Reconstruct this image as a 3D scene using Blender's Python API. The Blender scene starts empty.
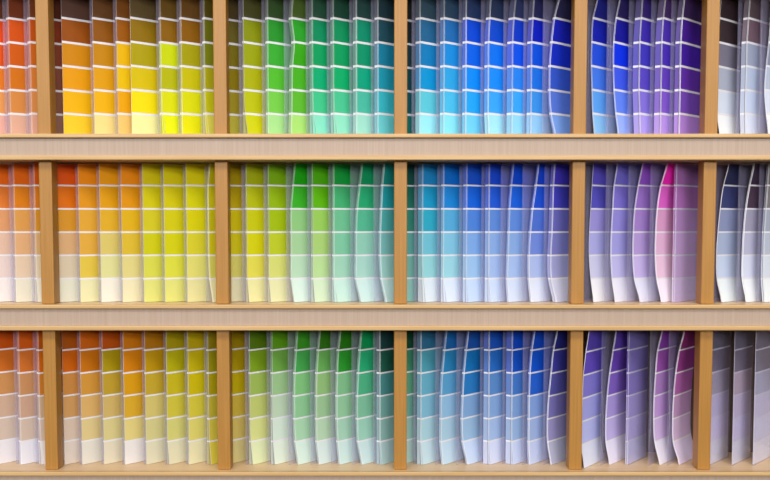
import bpy, bmesh, math, random
from mathutils import Vector

random.seed(7)
scene = bpy.context.scene
COL = scene.collection

# ------------------------------------------------------------------ camera / measures
D = 1.25                      # camera to the front of the rack posts, metres
PITCH = math.radians(3.8)
SHIFT = 52.0                  # vertical lens shift in pixels of a 770-wide frame
CAM_Z = 1.4
TURN = [44, 44, 50]            # how far the strips of each row are turned, degrees
SHELF_PITCH = 0.2108
FLOOR_Z = [CAM_Z + 0.1127 - SHELF_PITCH * i for i in range(3)]
OPEN_H = 0.1790
BOARD_H = SHELF_PITCH - OPEN_H
STRIP_H = 0.1768
BAND = 0.0297
ROW_MID = [68, 232, 385]
ROW_NAME = ['top', 'middle', 'bottom']


def world_x(px, row, depth):
    v = (240 + SHIFT - ROW_MID[row]) / 1000.0
    return (px - 385) / 1000.0 * (D + depth) / (math.cos(PITCH) + v * math.sin(PITCH))


# ------------------------------------------------------------------ helpers
def link(name, me, mats=(), parent=None):
    o = bpy.data.objects.new(name, me)
    COL.objects.link(o)
    for m in mats:
        me.materials.append(m)
    if parent:
        o.parent = parent
    return o


def tag(o, label=None, cat=None, group=None, kind=None):
    if label: o['label'] = label
    if cat: o['category'] = cat
    if group: o['group'] = group
    if kind: o['kind'] = kind
    return o


def box_mesh(name, x0, x1, y0, y1, z0, z1, bevel=0.0, seg=2):
    bm = bmesh.new()
    vs = [bm.verts.new((x, y, z)) for x in (x0, x1) for y in (y0, y1) for z in (z0, z1)]
    for f in ((0, 1, 3, 2), (4, 6, 7, 5), (0, 4, 5, 1), (2, 3, 7, 6), (0, 2, 6, 4), (1, 5, 7, 3)):
        bm.faces.new([vs[i] for i in f])
    bmesh.ops.recalc_face_normals(bm, faces=bm.faces)
    if bevel:
        bmesh.ops.bevel(bm, geom=list(bm.edges), offset=bevel, segments=seg, affect='EDGES', profile=0.5)
    me = bpy.data.meshes.new(name)
    bm.to_mesh(me)
    bm.free()
    return me


def lin(h):
    out = []
    for i in (0, 2, 4):
        c = int(h[i:i + 2], 16) / 255.0
        out.append(c / 12.92 if c <= 0.04045 else ((c + 0.055) / 1.055) ** 2.4)
    return out


def new_mat(name):
    m = bpy.data.materials.new(name)
    m.use_nodes = True
    return m, m.node_tree, m.node_tree.nodes['Principled BSDF']


# ------------------------------------------------------------------ materials
def wood(name, c1, c2, scale, rough, spec=0.4, fine=0.25):
    m, nt, b = new_mat(name)
    tc = nt.nodes.new('ShaderNodeTexCoord')
    mp = nt.nodes.new('ShaderNodeMapping'); mp.inputs['Scale'].default_value = scale
    n = nt.nodes.new('ShaderNodeTexNoise'); n.inputs['Scale'].default_value = 1.0
    n.inputs['Detail'].default_value = 5; n.inputs['Roughness'].default_value = 0.62
    r = nt.nodes.new('ShaderNodeValToRGB')
    r.color_ramp.elements[0].position = 0.5 - fine; r.color_ramp.elements[1].position = 0.5 + fine
    r.color_ramp.elements[0].color = (*lin(c1), 1); r.color_ramp.elements[1].color = (*lin(c2), 1)
    bump = nt.nodes.new('ShaderNodeBump'); bump.inputs['Strength'].default_value = 0.04
    bump.inputs['Distance'].default_value = 0.002
    nt.links.new(tc.outputs['Object'], mp.inputs['Vector'])
    nt.links.new(mp.outputs['Vector'], n.inputs['Vector'])
    nt.links.new(n.outputs['Fac'], r.inputs['Fac'])
    nt.links.new(r.outputs['Color'], b.inputs['Base Color'])
    nt.links.new(n.outputs['Fac'], bump.inputs['Height'])
    nt.links.new(bump.outputs['Normal'], b.inputs['Normal'])
    b.inputs['Roughness'].default_value = rough
    b.inputs['Specular IOR Level'].default_value = spec
    return m


POST_WOOD = wood('maple_upright', '9c6a27', 'b28039', (420, 420, 9), 0.42)
LIP_WOOD = wood('maple_edge', 'ba925a', 'd0ac78', (7, 300, 420), 0.36)
FACE_WOOD = wood('pale_laminate', 'a8917d', 'b59f8c', (520, 40, 5), 0.45)
FLOOR_WOOD = wood('shelf_maple', 'd2ad80', 'e4c69c', (9, 300, 300), 0.4)
BACK_WOOD = wood('dark_back_board', '57483c', '6a594a', (9, 30, 300), 0.6)

PAPER, _nt, _b = new_mat('paper_white')
_b.inputs['Base Color'].default_value = (0.80, 0.80, 0.84, 1)
_b.inputs['Roughness'].default_value = 0.6

WALL, _nt, _b = new_mat('wall_paint')
_b.inputs['Base Color'].default_value = (0.6, 0.58, 0.55, 1)
_b.inputs['Roughness'].default_value = 0.8

CLEAR = bpy.data.materials.new('clear_acrylic')
CLEAR.use_nodes = True
nt = CLEAR.node_tree
nt.nodes.remove(nt.nodes['Principled BSDF'])
out = nt.nodes['Material Output']
tr = nt.nodes.new('ShaderNodeBsdfTransparent'); tr.inputs['Color'].default_value = (0.96, 0.96, 0.985, 1)
df = nt.nodes.new('ShaderNodeBsdfDiffuse'); df.inputs['Color'].default_value = (0.64, 0.60, 0.84, 1)
gl = nt.nodes.new('ShaderNodeBsdfGlossy'); gl.inputs['Roughness'].default_value = 0.12
gl.inputs['Color'].default_value = (0.9, 0.9, 1, 1)
fr = nt.nodes.new('ShaderNodeFresnel'); fr.inputs['IOR'].default_value = 1.49
m1 = nt.nodes.new('ShaderNodeMixShader'); m1.inputs['Fac'].default_value = 0.11
m2 = nt.nodes.new('ShaderNodeMixShader')
nt.links.new(tr.outputs[0], m1.inputs[1]); nt.links.new(df.outputs[0], m1.inputs[2])
geo = nt.nodes.new('ShaderNodeNewGeometry')
inv = nt.nodes.new('ShaderNodeMath'); inv.operation = 'SUBTRACT'; inv.inputs[0].default_value = 1.0
mul = nt.nodes.new('ShaderNodeMath'); mul.operation = 'MULTIPLY'
nt.links.new(geo.outputs['Backfacing'], inv.inputs[1])          # only the outer skin of the sheet reflects
nt.links.new(fr.outputs[0], mul.inputs[0]); nt.links.new(inv.outputs[0], mul.inputs[1])
nt.links.new(mul.outputs[0], m2.inputs['Fac'])
nt.links.new(m1.outputs[0], m2.inputs[1]); nt.links.new(gl.outputs[0], m2.inputs[2])
nt.links.new(m2.outputs[0], out.inputs['Surface'])

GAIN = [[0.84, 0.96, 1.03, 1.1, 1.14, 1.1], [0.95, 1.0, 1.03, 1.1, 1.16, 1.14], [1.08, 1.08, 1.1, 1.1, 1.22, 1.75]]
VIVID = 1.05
LINE_DROP = [0.0018, 0.0, 0.0]      # the top shelf's strips sit a touch lower in their print


def swatch_material(name, cols, gain, row, white_mix=0.0, line='e9e7ea'):
    """six printed colour bands, shade included in the colours, (top to bottom) with white lines between, along the strip's own v coordinate"""
    m, nt, b = new_mat(name)
    uv = nt.nodes.new('ShaderNodeUVMap'); uv.uv_map = 'strip'
    sx = nt.nodes.new('ShaderNodeSeparateXYZ')
    r = nt.nodes.new('ShaderNodeValToRGB')
    cr = r.color_ramp
    cr.interpolation = 'CONSTANT'
    stops = []
    hw = 0.0013 / STRIP_H
    pale = lin('8d8b9b')
    for k in range(6):                       # k = 0 is the lowest band
        c = lin(cols[5 - k])
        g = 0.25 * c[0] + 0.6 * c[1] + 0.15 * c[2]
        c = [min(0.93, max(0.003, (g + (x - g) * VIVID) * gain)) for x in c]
        c = [a * (1 - white_mix) + p * white_mix for a, p in zip(c, pale)]
        edge = (k * BAND - LINE_DROP[row]) / STRIP_H
        lo = 0.0 if k == 0 else edge + hw
        if k:
            stops.append((edge - hw, lin(line)))
        stops.append((lo, c))
    cr.elements[0].position = 0.0; cr.elements[0].color = (*stops[0][1], 1)
    cr.elements.remove(cr.elements[1])
    for p, c in stops[1:]:
        e = cr.elements.new(p); e.color = (*c, 1)
    nt.links.new(uv.outputs['UV'], sx.inputs['Vector'])
    nt.links.new(sx.outputs['Y'], r.inputs['Fac'])
    nt.links.new(r.outputs['Color'], b.inputs['Base Color'])
    b.inputs['Roughness'].default_value = 0.42
    b.inputs['Specular IOR Level'].default_value = 0.35
    return m


# ------------------------------------------------------------------ setting
w = link('wall_back', box_mesh('wall_back', -3, 3, 0.1075, 0.20, 0, 3.0), [WALL])
tag(w, kind='structure')

# ------------------------------------------------------------------ the rack
rack = bpy.data.objects.new('display_rack', None)
COL.objects.link(rack)
rack.location = (0, 0.10, FLOOR_Z[2] - BOARD_H)
tag(rack, 'light maple wall rack of three open shelves filled with paint colour strips', 'display rack')
RX = rack.location


def rack_part(name, me, mat, parent=None):
    o = link(name, me, [mat])
    o.parent = parent or rack
    if parent is None:
        o.location = -Vector(RX)             # meshes are written in world coordinates
    return o


X0, X1 = -0.664, 0.646
for zf in [FLOOR_Z[0] + SHELF_PITCH] + FLOOR_Z:
    s = rack_part('shelf', box_mesh('shelf', X0, X1, -0.0035, 0.100, zf - BOARD_H, zf - 0.0002), FLOOR_WOOD)
    rack_part('front_panel', box_mesh('front_panel', X0, X1, -0.0075, -0.0030, zf - BOARD_H + 0.0052, zf - 0.0048), FACE_WOOD, s)
    rack_part('edge_strip', box_mesh('edge_strip', X0, X1, -0.0125, -0.0030, zf - 0.0050, zf, 0.0012), LIP_WOOD, s)
    rack_part('edge_strip', box_mesh('edge_strip', X0, X1, -0.0125, -0.0030, zf - BOARD_H - 0.0004, zf - BOARD_H + 0.0054, 0.0012), LIP_WOOD, s)
POSTS = [-0.6457, -0.4225, -0.2038, 0.0194, 0.2412, 0.4042, 0.6274]
for zf in FLOOR_Z:
    for px in POSTS:
        rack_part('post', box_mesh('post', px - 0.0081, px + 0.0081, 0.0, 0.0225, zf, zf + OPEN_H, 0.0010), POST_WOOD)
rack_part('back_panel', box_mesh('back_panel', X0, X1, 0.100, 0.107, FLOOR_Z[2] - BOARD_H, FLOOR_Z[0] + SHELF_PITCH), BACK_WOOD)

# ------------------------------------------------------------------ strips: data read off the photograph
# (pixel of the left edge, side strip width px, six colours top to bottom with shade mixed in, left edge bend px at 7 heights or None, options)
Z = None
def C(s): return s.split()
B3 = [0, 0, 0, 0, 0, 0.8, 3.5]
CELLS = {
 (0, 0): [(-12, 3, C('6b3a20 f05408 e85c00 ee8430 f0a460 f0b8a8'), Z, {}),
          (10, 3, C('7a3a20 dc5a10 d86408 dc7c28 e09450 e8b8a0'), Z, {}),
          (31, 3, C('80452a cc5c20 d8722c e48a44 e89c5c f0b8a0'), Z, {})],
 (0, 1): [(55, 0, C('603020 8a3a20 8a4530 8a5040 906048 987060'), Z, {'d': .010}),  # colours darkened for the shade deep in the first pocket
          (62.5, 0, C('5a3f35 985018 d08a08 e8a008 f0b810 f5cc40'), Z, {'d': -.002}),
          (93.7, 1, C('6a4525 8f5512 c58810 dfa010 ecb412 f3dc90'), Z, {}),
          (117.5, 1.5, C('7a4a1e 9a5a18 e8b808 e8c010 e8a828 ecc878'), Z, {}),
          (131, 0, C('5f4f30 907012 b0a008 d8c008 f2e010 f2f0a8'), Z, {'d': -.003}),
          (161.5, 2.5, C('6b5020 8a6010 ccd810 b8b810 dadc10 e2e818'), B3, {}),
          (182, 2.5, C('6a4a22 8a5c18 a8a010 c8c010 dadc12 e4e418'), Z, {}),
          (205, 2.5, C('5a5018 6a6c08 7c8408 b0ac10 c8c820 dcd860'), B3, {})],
 (0, 2): [(228, 0, C('55482a 6b6028 7d7020 8f7c20 a09030 b8b048'), Z, {'d': .008}),  # dimness behind the post is put into these colours
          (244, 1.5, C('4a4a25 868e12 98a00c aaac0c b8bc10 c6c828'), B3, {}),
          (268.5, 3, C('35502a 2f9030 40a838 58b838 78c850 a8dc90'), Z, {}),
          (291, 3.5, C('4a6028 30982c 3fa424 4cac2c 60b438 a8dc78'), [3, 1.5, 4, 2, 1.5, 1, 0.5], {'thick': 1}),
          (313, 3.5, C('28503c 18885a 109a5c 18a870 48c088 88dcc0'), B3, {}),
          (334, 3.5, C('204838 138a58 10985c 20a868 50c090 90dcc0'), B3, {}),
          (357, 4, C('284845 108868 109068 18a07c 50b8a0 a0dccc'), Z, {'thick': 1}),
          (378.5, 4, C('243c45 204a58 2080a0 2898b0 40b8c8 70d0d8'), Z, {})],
 (0, 3): [(403, 0, C('282c2c 202c30 203c44 184850 185860 1f7068'), Z, {'d': .008}),  # near-black tones hold the shade of the deep pocket
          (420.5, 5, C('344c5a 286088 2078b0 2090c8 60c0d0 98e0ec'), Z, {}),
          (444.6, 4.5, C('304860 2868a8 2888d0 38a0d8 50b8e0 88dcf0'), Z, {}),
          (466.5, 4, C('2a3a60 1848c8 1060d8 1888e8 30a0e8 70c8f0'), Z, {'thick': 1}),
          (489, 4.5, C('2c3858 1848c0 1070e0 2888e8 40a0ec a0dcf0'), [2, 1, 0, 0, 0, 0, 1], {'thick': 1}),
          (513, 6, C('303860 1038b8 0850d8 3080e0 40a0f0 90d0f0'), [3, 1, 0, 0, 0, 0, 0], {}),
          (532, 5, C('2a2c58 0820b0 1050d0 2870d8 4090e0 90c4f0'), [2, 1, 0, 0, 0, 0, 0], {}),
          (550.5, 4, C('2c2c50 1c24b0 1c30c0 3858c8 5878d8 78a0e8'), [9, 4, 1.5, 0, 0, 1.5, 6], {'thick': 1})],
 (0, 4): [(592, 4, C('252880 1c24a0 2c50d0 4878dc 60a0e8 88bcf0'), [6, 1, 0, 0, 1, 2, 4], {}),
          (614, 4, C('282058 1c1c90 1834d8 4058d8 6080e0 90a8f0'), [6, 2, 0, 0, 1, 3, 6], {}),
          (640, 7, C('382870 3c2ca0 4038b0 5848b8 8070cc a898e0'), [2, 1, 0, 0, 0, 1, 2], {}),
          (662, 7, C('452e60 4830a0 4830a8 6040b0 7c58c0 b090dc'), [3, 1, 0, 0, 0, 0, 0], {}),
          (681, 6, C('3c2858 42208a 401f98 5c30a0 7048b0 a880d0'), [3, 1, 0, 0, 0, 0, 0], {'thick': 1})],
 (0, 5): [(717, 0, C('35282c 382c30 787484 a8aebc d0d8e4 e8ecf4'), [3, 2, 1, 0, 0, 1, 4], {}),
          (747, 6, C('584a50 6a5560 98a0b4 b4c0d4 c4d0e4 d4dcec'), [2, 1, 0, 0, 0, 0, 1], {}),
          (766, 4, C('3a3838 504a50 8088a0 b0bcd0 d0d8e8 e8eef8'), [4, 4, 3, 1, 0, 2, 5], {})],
 (1, 0): [(-10, 2, C('ea6c1c e4803c e0a070 e4c0a8 e8d4cc f0e8e4'), Z, {}),
          (15.5, 2.5, C('e06a10 d88028 dca058 e0b080 e4ccb0 e8e4d0'), Z, {}),
          (36, 2.5, C('dc6410 d8802c dc9838 e0b880 e8d8b8 f0ecd8'), B3, {})],
 (1, 1): [(58.5, 0, C('e85c10 e07410 d89838 dcb080 dcccb0 e4e4d0'), Z, {}),
          (79.5, 1, C('ee8e12 dc942c dca440 dca848 dcc050 e4e0b0'), Z, {}),
          (100.5, 1, C('e89c12 dc9c1c dcac38 d8c470 dcd898 ece8d8'), Z, {}),
          (122, 1, C('ea8e10 dc9414 dcb030 d8b840 dcd088 e8e0b8'), Z, {}),
          (143.5, 1.2, C('d4c40a d0c410 d0c438 ccc830 d4d458 dcdc80'), Z, {}),
          (164.5, 1, C('d4c60a d0c410 d0c830 d0cc30 d8d850 dcdc80'), Z, {}),
          (187, 1.2, C('d6cc08 d0cc08 d4cc10 d4cc40 dcd878 e0dca0'), Z, {}),
          (209, 1.5, C('c0b808 c8c010 c8c010 d0c830 d8d468 e8e4b0'), [2, 0, 0, 0, 0, 1, 4], {'thick': 1})],
 (1, 2): [(229, 0, C('b09808 b8a008 c8b818 ccc030 d4cc70 e0dcb8'), Z, {'d': .005}),
          (247, 1.5, C('a0a808 b0b408 c0c010 ccc828 d8d058 e0dca0'), Z, {}),
          (269, 1.5, C('78a808 90b010 a0b828 b8c438 d0d478 dcdcac'), [0, 0, 0, 0, 0, 0, 1.5], {}),
          (292, 2, C('28a020 40ac30 90c480 a4cc98 b8d8b8 d4e8dc'), [4, 2, 0, 0, 0, 0, 3], {}),
          (313, 2, C('50a810 60b020 98c860 a8cc78 b8d898 d0e4c4'), Z, {}),
          (334.5, 2.5, C('209840 48ac70 70bc90 80c4a0 a0d0b8 c4e4d8'), [0, 0, 0, 0, 0, 0, 3], {}),
          (357, 2.5, C('18905c 30a470 58b490 90c8b4 a8d4c8 c8e4e0'), [6, 3.5, 1, 0, 0, 0, 5], {}),
          (381, 3.5, C('188880 2898a0 50a8a8 78b8b8 98ccc8 b8dcdc'), [4, 2, 1, 0, 0, 1.5, 6], {'thick': 1})],
 (1, 3): [(403, 0, C('205850 287060 388070 60a098 78b0a4 90c0b8'), Z, {'d': .005}),  # shade beside the post is painted into these bands
          (423, 5, C('2880b8 2890b8 38a0b8 70b8c8 90c8cc d0dce4'), [0, 0, 0, 0, 0, 1, 3], {}),
          (444, 3, C('1868c0 2880c8 58a4cc 80bcd4 98ccd8 d0dcec'), [0, 0, 0, 0, 0, 0, 3], {}),
          (467, 4, C('2050c0 2060cc 5080cc 7ca4d8 98bce0 bcd0ec'), Z, {}),
          (489.5, 4.5, C('2048c4 2858c8 6088cc 88a8d8 a0b8e0 c4d4f0'), Z, {}),
          (508.5, 4, C('1848c8 2460d0 6088d0 88a8d8 a4bce4 ccd8f0'), [5, 3, 1.5, 1, .5, 0, 1.5], {}),
          (530, 4, C('1840c0 2450c8 5070c8 7088d0 a8b8e0 d4dcf0'), [8.5, 6, 3, 1, 0, .5, 3], {'thick': 1}),
          (551.5, 4, C('4038b8 4040b4 6868b8 7c80c4 a0a4d4 ccd0e8'), [3, 2, 1.5, 1, 0, 1, 6], {'thick': 1})],
 (1, 4): [(589.5, 0, C('5a50b8 5450b0 9890cc a8a8d8 c4c4dc e4e4f0'), [3, 2, 1, 0, 0, 2, 5], {}),
          (612, 3, C('7068c0 7c70c4 9088cc a09cd4 b8b4dc dcdcf0'), [5, 2, 1, 0, 0, 1.5, 5], {}),
          (634, 2.5, C('8850b8 9470bc a080c0 b098cc c0b0dc d8d8f0'), [8, 4, 1, 0, 0, 2, 8], {}),
          (656.5, 3, C('e030ac d062bc cc98bc d4acc8 dcbcd0 ecdcec'), [10, 4, 1, 0, 0, 2, 7], {'thick': 1}),
          (676, 3, C('a848a8 b850b4 c088c4 cfa6d4 d4b0d8 dcc8e8'), Z, {'veil': 4})],
 (1, 5): [(717.5, 0, C('2c3050 3a406c 8890b0 a4b0c8 c0cce0 e0e8f4'), [10, 5, 2.5, .8, 0, 1, 6], {'thick': 1}),
          (744, 3, C('382c40 483848 9c98ac b4b4c8 d0d4e4 e4e8f4'), [9, 5, 2, .5, 0, .5, 5], {'thick': 1}),
          (765, 3, C('605c60 706c70 98a0b0 acb4c4 c8d0dc dce4f0'), [3, 2, 1, 0, 0, 0, 2], {})],
 (2, 0): [(-6, 2.5, C('c05218 c86c2c c48c58 c8a890 ccb8a8 e0dce0'), Z, {}),
          (20, 2.5, C('c45a20 c87034 c08c60 c4a088 ccb8a8 e0e0e8'), Z, {}),
          (39.5, 2.5, C('b8580c c8680c c88038 ccb090 d4c0b0 e4e0e0'), B3, {})],
 (2, 1): [(63, 0, C('a85418 c86414 c48848 c89860 d4c0ac d8ccc0'), Z, {}),
          (81, 1, C('c06008 c07010 c89040 d0a868 d4c088 d8d4c8'), Z, {}),
          (103, 1, C('b05010 a89018 b89838 c8ac68 d0c488 d8d0b8'), Z, {}),
          (124, 1, C('c07408 cc8008 d09828 d0a438 d8c880 e0dcd8'), Z, {}),
          (145.5, 1, C('a87010 b89010 bca038 ccbc70 ccc488 d4d0b4'), Z, {}),
          (167, 1, C('a09008 b0a808 c0b030 c8bc48 ccc878 d4d0b0'), [0, 0, 0, 0, 0, 0, 1.5], {}),
          (188.5, 1.5, C('b09c10 bcac10 c4b428 ccc048 d4cc70 dcd8b0'), Z, {}),
          (208.5, 2, C('908010 989010 a89c08 bcb040 ccc050 d4c850'), [0, 0, 0, 0, 0, .5, 2], {})],
 (2, 2): [(228, 0, C('a08810 b09808 b8a408 c4ac48 ccb868 d0c488'), Z, {'d': .003}),
          (250, 1.5, C('507010 789828 98b058 b8c070 ccd088 d4dcb0'), [0, 0, 0, 0, 0, .5, 2.5], {}),
          (272.5, 2, C('589020 6ca048 98bc88 b8ccb0 ccdccc d4e0d0'), [0, 0, 0, 0, 0, .5, 2], {}),
          (295, 3, C('3c8c28 48a050 80bc7c 8cc090 a4cca8 cce0d4'), [3.5, 2, .5, 0, 0, 1, 4], {}),
          (317, 3, C('306c18 68a858 90b878 98bc90 b0ccac ccdcd8'), [4, 2, .5, 0, 0, .5, 3], {}),
          (337.5, 3, C('287018 309030 80b888 90c098 a0c8b0 c4dcd8'), [4, 1.5, .5, 0, 0, 1, 3], {}),
          (358, 2.5, C('188c50 30a470 50ac80 7cb898 98c8b4 c0d8d8'), [4.5, 2.5, 1, 0, 0, 1, 5], {}),
          (380.5, 4, C('1c4040 205848 488888 70a4a0 88b4b0 a8c8cc'), Z, {})],
 (2, 3): [(403, 0, C('1c5038 489070 60a080 70a898 98c0b4 b0ccc4'), Z, {'d': .003}),
          (421.5, 4.5, C('306888 5098a8 68a8bc 80b4c8 a8ccd4 bcd4dc'), [0, 0, 0, 0, 0, 0, 2], {}),
          (442, 2.5, C('2060a0 3080b0 5c9cc4 90b8d4 a8c8d8 bcd4e4'), [5, 3, 1, 0, 0, 0, 2], {}),
          (463, 2.5, C('2050a0 2070b0 3078b8 80a4cc 98b8d4 c0d0e8'), [6, 3.5, 1.5, .5, 0, 1, 6], {'thick': 1}),
          (489.5, 6, C('2050b0 2c68b8 5c88c0 84a4d0 a0b8dc ccd4ec'), Z, {}),
          (512.5, 6.5, C('1848b8 1c50b8 4878c0 80a0d0 98b4d8 c4d0ec'), Z, {}),
          (530, 4, C('1848b8 1c54c4 2c60c4 84a0d4 a0b4dc c0ccec'), [5, 2, .5, 0, 0, 0, 1], {'thick': 1}),
          (548.5, 2, C('282c80 4040a0 5858a8 7c78bc 9c98cc b8bcd8'), [9, 5, 3, 1, 0, .5, 4], {'thick': 1})],
 (2, 4): [(582.5, 0, C('5040a0 5c48ac 7c74c0 9c9cd4 b0b4e0 d0d4f0'), [6, 3, 1, .5, 0, 0, 3], {'d': -.0185, 'ang': 55, 'thick': 1}),
          (607, 2.5, C('503890 6040a0 785cb0 a090c8 b4a8d4 d4d0ec'), [9, 6, 3, 1, 0, .5, 4.5], {}),
          (628.5, 2, C('5a44a0 6c54b0 8068bc a898d0 bcb0dc c8c8e8'), Z, {'veil': 2}),
          (655, 2.5, C('783c94 90509c a47cb4 b894c8 c8b0d4 dcd8ec'), [7, 2.5, 1, 0, 0, 1.5, 7], {}),
          (674, 3, C('7c2c68 8c3c84 a460a0 b490b8 c8b0d0 d4c8e4'), [10, 5, 2, .5, 0, 1, 7.5], {})],
 (2, 5): [(711, 0, C('221c22 43353f 8a8088 aca4b4 b8b0c4 c4c0d4'), Z, {'veil': 2}),
          (734, 1, C('282028 483a42 a08c90 b0a4b0 b8b0c4 c4c4d8'), Z, {'veil': 4}),
          (755, 1, C('383038 544e54 9494a0 b0acb8 b8b8c8 c4c8dc'), Z, {'veil': 4})],
}
CELL_NAME = ['far left orange', 'yellow', 'green', 'blue', 'purple', 'far right']
PANEL_EXT = [2.0, 1.0, 2.5, 3.0, 5.0, 4.0]       # how far a clear divider stands out left of its stack, px


# ------------------------------------------------------------------ strip geometry
NV = 25


def bend_at(bend, t):
    """bend list runs top to bottom at 0, then each line, then the bottom; t = height 0..1"""
    if not bend:
        return 0.0
    f = (1 - t) * 6
    i = min(5, int(f)); u = f - i
    p = [bend[max(0, min(6, i + k))] for k in (-1, 0, 1, 2)]
    return 0.5 * (2 * p[1] + (p[2] - p[0]) * u + (2 * p[0] - 5 * p[1] + 4 * p[2] - p[3]) * u * u
                  + (3 * p[1] - p[0] - 3 * p[2] + p[3]) * u ** 3)


def sheet(verts, faces, uvs, fmat, ALONG, BACK, org, z0, width, thick, bend, side_printed=False, height=STRIP_H, lean=0.0):
    """adds one closed sheet of card; printed face towards the room"""
    ns = 4
    base = len(verts)
    px = 0.00127
    for layer in (0, 1):
        for j in range(NV):
            t = j / (NV - 1)
            off = bend_at(bend, t) * px
            for i in range(ns):
                s = width * i / (ns - 1)
                bow = -0.0006 * math.sin(math.pi * i / (ns - 1))
                p = org + ALONG * s + BACK * (layer * thick + bow) + Vector((1, -0.08, 0)) * off + BACK * (lean * t)
                verts.append((p.x, p.y, z0 + t * height)); uvs.append((i / (ns - 1), min(t * height / STRIP_H, 1)))
    L = NV * ns
    idx = lambda l, j, i: base + l * L + j * ns + i
    for j in range(NV - 1):
        for i in range(ns - 1):
            faces.append((idx(0, j, i), idx(0, j, i + 1), idx(0, j + 1, i + 1), idx(0, j + 1, i))); fmat.append(0)
            faces.append((idx(1, j, i), idx(1, j + 1, i), idx(1, j + 1, i + 1), idx(1, j, i + 1))); fmat.append(1)
        faces.append((idx(0, j, 0), idx(0, j + 1, 0), idx(1, j + 1, 0), idx(1, j, 0))); fmat.append(0 if side_printed else 1)
        faces.append((idx(0, j, ns - 1), idx(1, j, ns - 1), idx(1, j + 1, ns - 1), idx(0, j + 1, ns - 1))); fmat.append(1)
    for i in range(ns - 1):
        faces.append((idx(0, 0, i), idx(1, 0, i), idx(1, 0, i + 1), idx(0, 0, i + 1))); fmat.append(1)
        faces.append((idx(0, NV - 1, i), idx(0, NV - 1, i + 1), idx(1, NV - 1, i + 1), idx(1, NV - 1, i))); fmat.append(1)


def finish(name, verts, faces, uvs, fmat, mats, origin=None, smooth=True):
    me = bpy.data.meshes.new(name)
    if origin is not None:
        verts = [(v[0] - origin[0], v[1] - origin[1], v[2] - origin[2]) for v in verts]
    me.from_pydata(verts, [], faces)
    lay = me.uv_layers.new(name='strip')
    for l in me.loops:
        lay.data[l.index].uv = uvs[l.vertex_index]
    o = link(name, me, mats)
    for p, k in zip(me.polygons, fmat):
        p.material_index = k
    me.update()
    if origin is not None:
        o.location = origin
    return o


def panel_mesh(ALONG, BACK, org, length, thick, z0, h):
    """clear sheet with a rounded top front corner"""
    bm = bmesh.new()
    r = 0.006
    prof = [(0, 0), (length, 0), (length, h)]
    for k in range(6):
        a = math.pi / 2 + k * math.pi / 10
        prof.append((r + r * math.cos(a), h - r + r * math.sin(a)))
    f = [bm.verts.new(org + ALONG * s + Vector((0, 0, z0 + z))) for s, z in prof]
    g = [bm.verts.new(org + ALONG * s + BACK * thick + Vector((0, 0, z0 + z))) for s, z in prof]
    bm.faces.new(f); bm.faces.new(list(reversed(g)))
    n = len(prof)
    for i in range(n):
        bm.faces.new((f[i], g[i], g[(i + 1) % n], f[(i + 1) % n]))
    bmesh.ops.recalc_face_normals(bm, faces=bm.faces)
    me = bpy.data.meshes.new('divider')
    bm.to_mesh(me); bm.free()
    return me


# ------------------------------------------------------------------ colour words for the labels
import colorsys
def colour_word(h):
    r, g, b = [int(h[i:i + 2], 16) / 255 for i in (0, 2, 4)]
    hh, s, v = colorsys.rgb_to_hsv(r, g, b)
    hh *= 360
    if s < 0.09: return 'white' if v > .86 else 'pale grey' if v > .7 else 'grey' if v > .42 else 'charcoal'
    if v < .42 and s < .3: return 'charcoal'
    names = [(14, 'red-orange'), (30, 'orange'), (44, 'amber'), (56, 'golden yellow'), (66, 'yellow'), (82, 'lime'),
             (140, 'green'), (166, 'sea green'), (188, 'teal'), (206, 'sky blue'), (228, 'blue'), (246, 'indigo'),
             (272, 'violet'), (296, 'purple'), (335, 'magenta'), (361, 'rose')]
    n = next(nm for lim, nm in names if hh <= lim)
    if s < 0.42 and v > 0.72:
        pale = {'red-orange': 'pale pink', 'orange': 'peach', 'amber': 'cream', 'golden yellow': 'cream', 'yellow': 'pale yellow',
                'lime': 'pale lime', 'green': 'mint', 'sea green': 'pale mint', 'teal': 'pale aqua', 'sky blue': 'ice blue',
                'blue': 'pale blue', 'indigo': 'lavender', 'violet': 'lilac', 'purple': 'mauve', 'magenta': 'pale pink', 'rose': 'pale pink'}
        return pale[n]
    if v < 0.38:
        return 'dark ' + n
    if n in ('orange', 'amber', 'red-orange') and v < 0.66:
        return 'brown'
    return n


ORD = ['first', 'second', 'third', 'fourth', 'fifth', 'sixth', 'seventh', 'eighth']

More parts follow.
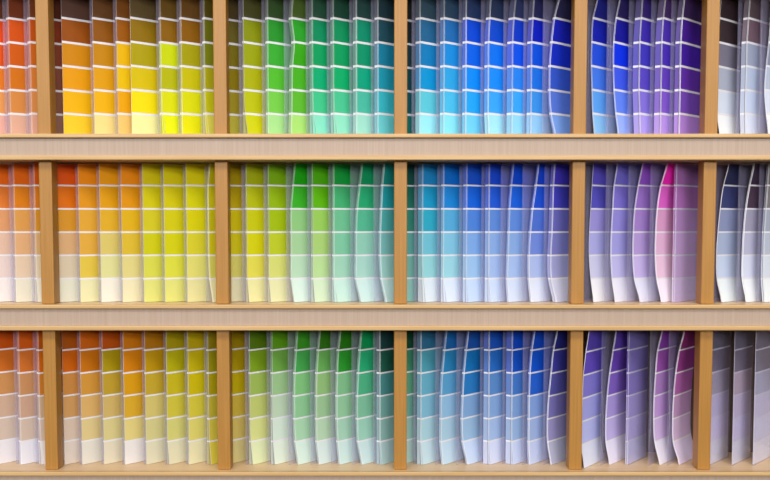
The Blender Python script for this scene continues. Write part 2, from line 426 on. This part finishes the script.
# ------------------------------------------------------------------ build strips, stacks, dividers
sv, sf, su, sm, smats = [], [], [], [], []      # the uncountable sheets behind, one object
Y0 = 0.0262
for (row, col), cards in CELLS.items():
    z0 = FLOOR_Z[row] + 0.0003
    n = len(cards)
    for k, (px, strip, cols, bend, opt) in enumerate(cards):
        y = Y0 + opt.get('d', 0.0) + random.uniform(-.0006, .0006)
        x = world_x(px, row, y)
        org = Vector((x, y, 0))
        ang = math.radians(opt.get('ang', TURN[row] + (3 if col == 4 else 0)))
        SA, CA = math.sin(ang), math.cos(ang)
        ALONG = Vector((CA, SA, 0))          # from the strip's front left edge to the back
        BACK = Vector((-SA, CA, 0))          # away from the printed face
        den = SA + CA * x / D
        if bend is None and row > 0 and 2 <= col <= 3 and strip >= 1.5:
            bend = [0, 0, 0, 0, 0, 0.2, 1.8]
        curled = bool(bend) and bend[0] >= 1.5
        ext_px = PANEL_EXT[col]
        if curled and strip and bend[0] >= 3.5:
            ext_px += max(0, strip - 1.8)
            strip = min(strip, 1.8) if col >= 4 else min(strip, 2.5)
        T = strip * 0.00127 / max(den, 0.3)
        width = 0.062 if col >= 4 else 0.056 if col == 3 else 0.048
        mat = swatch_material('shaded_print_bands', cols, GAIN[row][col], row)
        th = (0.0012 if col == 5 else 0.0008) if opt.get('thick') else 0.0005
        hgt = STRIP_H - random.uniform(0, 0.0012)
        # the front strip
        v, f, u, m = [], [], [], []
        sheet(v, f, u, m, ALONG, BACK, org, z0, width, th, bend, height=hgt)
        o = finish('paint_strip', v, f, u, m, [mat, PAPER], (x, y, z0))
        if k == n - 1 and n > 3: place = 'last on the right'
        else: place = ORD[k] + ' from left'
        a, b = colour_word(cols[1]), colour_word(cols[5])
        look = (a + ' to ' + b) if a != b else a
        veil = ' behind divider' if 'veil' in opt else ''
        curl = 'curled ' if bend and max(bend) >= 5 else ''
        tag(o, f'{curl}{look} paint strip{veil}, {place} in {ROW_NAME[row]} {CELL_NAME[col]} compartment',
            'paint strip', f'paint strips in the {ROW_NAME[row]} {CELL_NAME[col]} compartment')
        back = th + 0.0003
        if bend and bend[0] < 0: pass
        # the strip fanned out right behind it, where the photograph shows its edge
        if strip >= 2.4 and T > 0.0022 or curled and strip:
            fan = 0.0007
            half = bend if curled else [q * 0.35 for q in bend] if bend else None
            org2 = org + BACK * back - ALONG * fan
            v, f, u, m = [], [], [], []
            sheet(v, f, u, m, ALONG, BACK, org2, z0, width, 0.0005, half, height=STRIP_H - 0.0006)
            o2 = finish('paint_strip', v, f, u, m, [mat, PAPER], (org2.x, org2.y, z0))
            tag(o2, f'{look} strip peeking out behind {place.replace(" from left", "").replace("last on the right", "last")} strip, {ROW_NAME[row]} {CELL_NAME[col]} compartment',
                'paint strip', f'paint strips in the {ROW_NAME[row]} {CELL_NAME[col]} compartment')
            back += 0.0009
        if T > back + 0.001:
            em = swatch_material('stack_edges', cols, GAIN[row][col], row, white_mix=0.5 if col <= 2 else 0.3)
            mi = len(smats); smats.append(em)
            v, f, u, m = [], [], [], []
            sheet(v, f, u, m, ALONG, BACK, org + BACK * (back + 0.0008), z0, width, T - back - 0.0008, bend if curled else None, side_printed=True, height=STRIP_H - 0.001)
            b0 = len(sv)
            sv += v; su += u
            sf += [tuple(i + b0 for i in q) for q in f]
            sm += [mi if q == 0 else -1 for q in m]
            back = T
        # clear divider
        ext = ext_px * 0.00127 / 0.8
        if 'veil' in opt:
            ext = opt['veil'] * 0.00127 / 0.8
            po = org - BACK * 0.0030 - ALONG * ext
            rack_part('divider', panel_mesh(ALONG, BACK, po, width - 0.003 + ext, 0.0012, FLOOR_Z[row] + 0.0002, 0.1772), CLEAR)
        elif k > 0 and strip > 0 or (row, col) in ((0, 4), (1, 4), (1, 5)):
            po = org + BACK * (back + 0.0012) - ALONG * ext
            rack_part('divider', panel_mesh(ALONG, BACK, po, width - 0.003 + ext, 0.0012, FLOOR_Z[row] + 0.0002, 0.1772), CLEAR)

smats.append(PAPER)
sm = [len(smats) - 1 if q == -1 else q for q in sm]
st = finish('paint_strips', sv, sf, su, sm, smats)
tag(st, 'packed stacks of further paint strips behind the front ones in every compartment', 'paint strips', kind='stuff')

# ------------------------------------------------------------------ light: store ceiling fixtures
def ceiling_lamp(x, y, z, sx, sy, watts, aim):
    l = bpy.data.lights.new('ceiling_light', 'AREA')
    l.shape = 'RECTANGLE'; l.spread = math.radians(180); l.size = sx; l.size_y = sy; l.energy = watts
    l.color = (1.0, 0.985, 0.975)
    o = bpy.data.objects.new('ceiling_light', l)
    COL.objects.link(o)
    o.location = (x, y, z)
    o.rotation_euler = (Vector(aim) - Vector((x, y, z))).to_track_quat('-Z', 'Y').to_euler()
    return o


ceiling_lamp(0.0, -1.6, 2.9, 3.6, 0.5, 62, (0, -0.1, 1.2))
ceiling_lamp(0.0, -5.5, 3.0, 7.0, 0.6, 230, (0, -0.3, 1.3))
ceiling_lamp(0.0, -9.5, 3.0, 9.0, 0.6, 500, (0, -0.3, 1.3))

wd = bpy.data.worlds.new('store_light')
scene.world = wd
wd.use_nodes = True
nt = wd.node_tree
bg = nt.nodes['Background']
tc = nt.nodes.new('ShaderNodeTexCoord')                 # a pale ceiling over a darker shop floor
sx = nt.nodes.new('ShaderNodeSeparateXYZ')
mr = nt.nodes.new('ShaderNodeMapRange')
mr.inputs['From Min'].default_value = -0.12; mr.inputs['From Max'].default_value = 0.16
mr.inputs['To Min'].default_value = 0.16; mr.inputs['To Max'].default_value = 0.85
nt.links.new(tc.outputs['Generated'], sx.inputs['Vector'])
nt.links.new(sx.outputs['Z'], mr.inputs['Value'])
nt.links.new(mr.outputs['Result'], bg.inputs['Strength'])
bg.inputs['Color'].default_value = (0.97, 0.97, 1.0, 1)

# ------------------------------------------------------------------ camera
cd = bpy.data.cameras.new('camera')
cd.sensor_width = 36
cd.lens = 36 * 1000 / 770
cd.shift_y = SHIFT / 770
cam = bpy.data.objects.new('camera', cd)
COL.objects.link(cam)
cam.location = (0, -D, CAM_Z)
cam.rotation_euler = (math.radians(90) - PITCH, 0, 0)
scene.camera = cam
scene.view_settings.view_transform = 'Standard'
scene.view_settings.look = 'None'
scene.view_settings.gamma = 1
scene.view_settings.exposure = -0.70
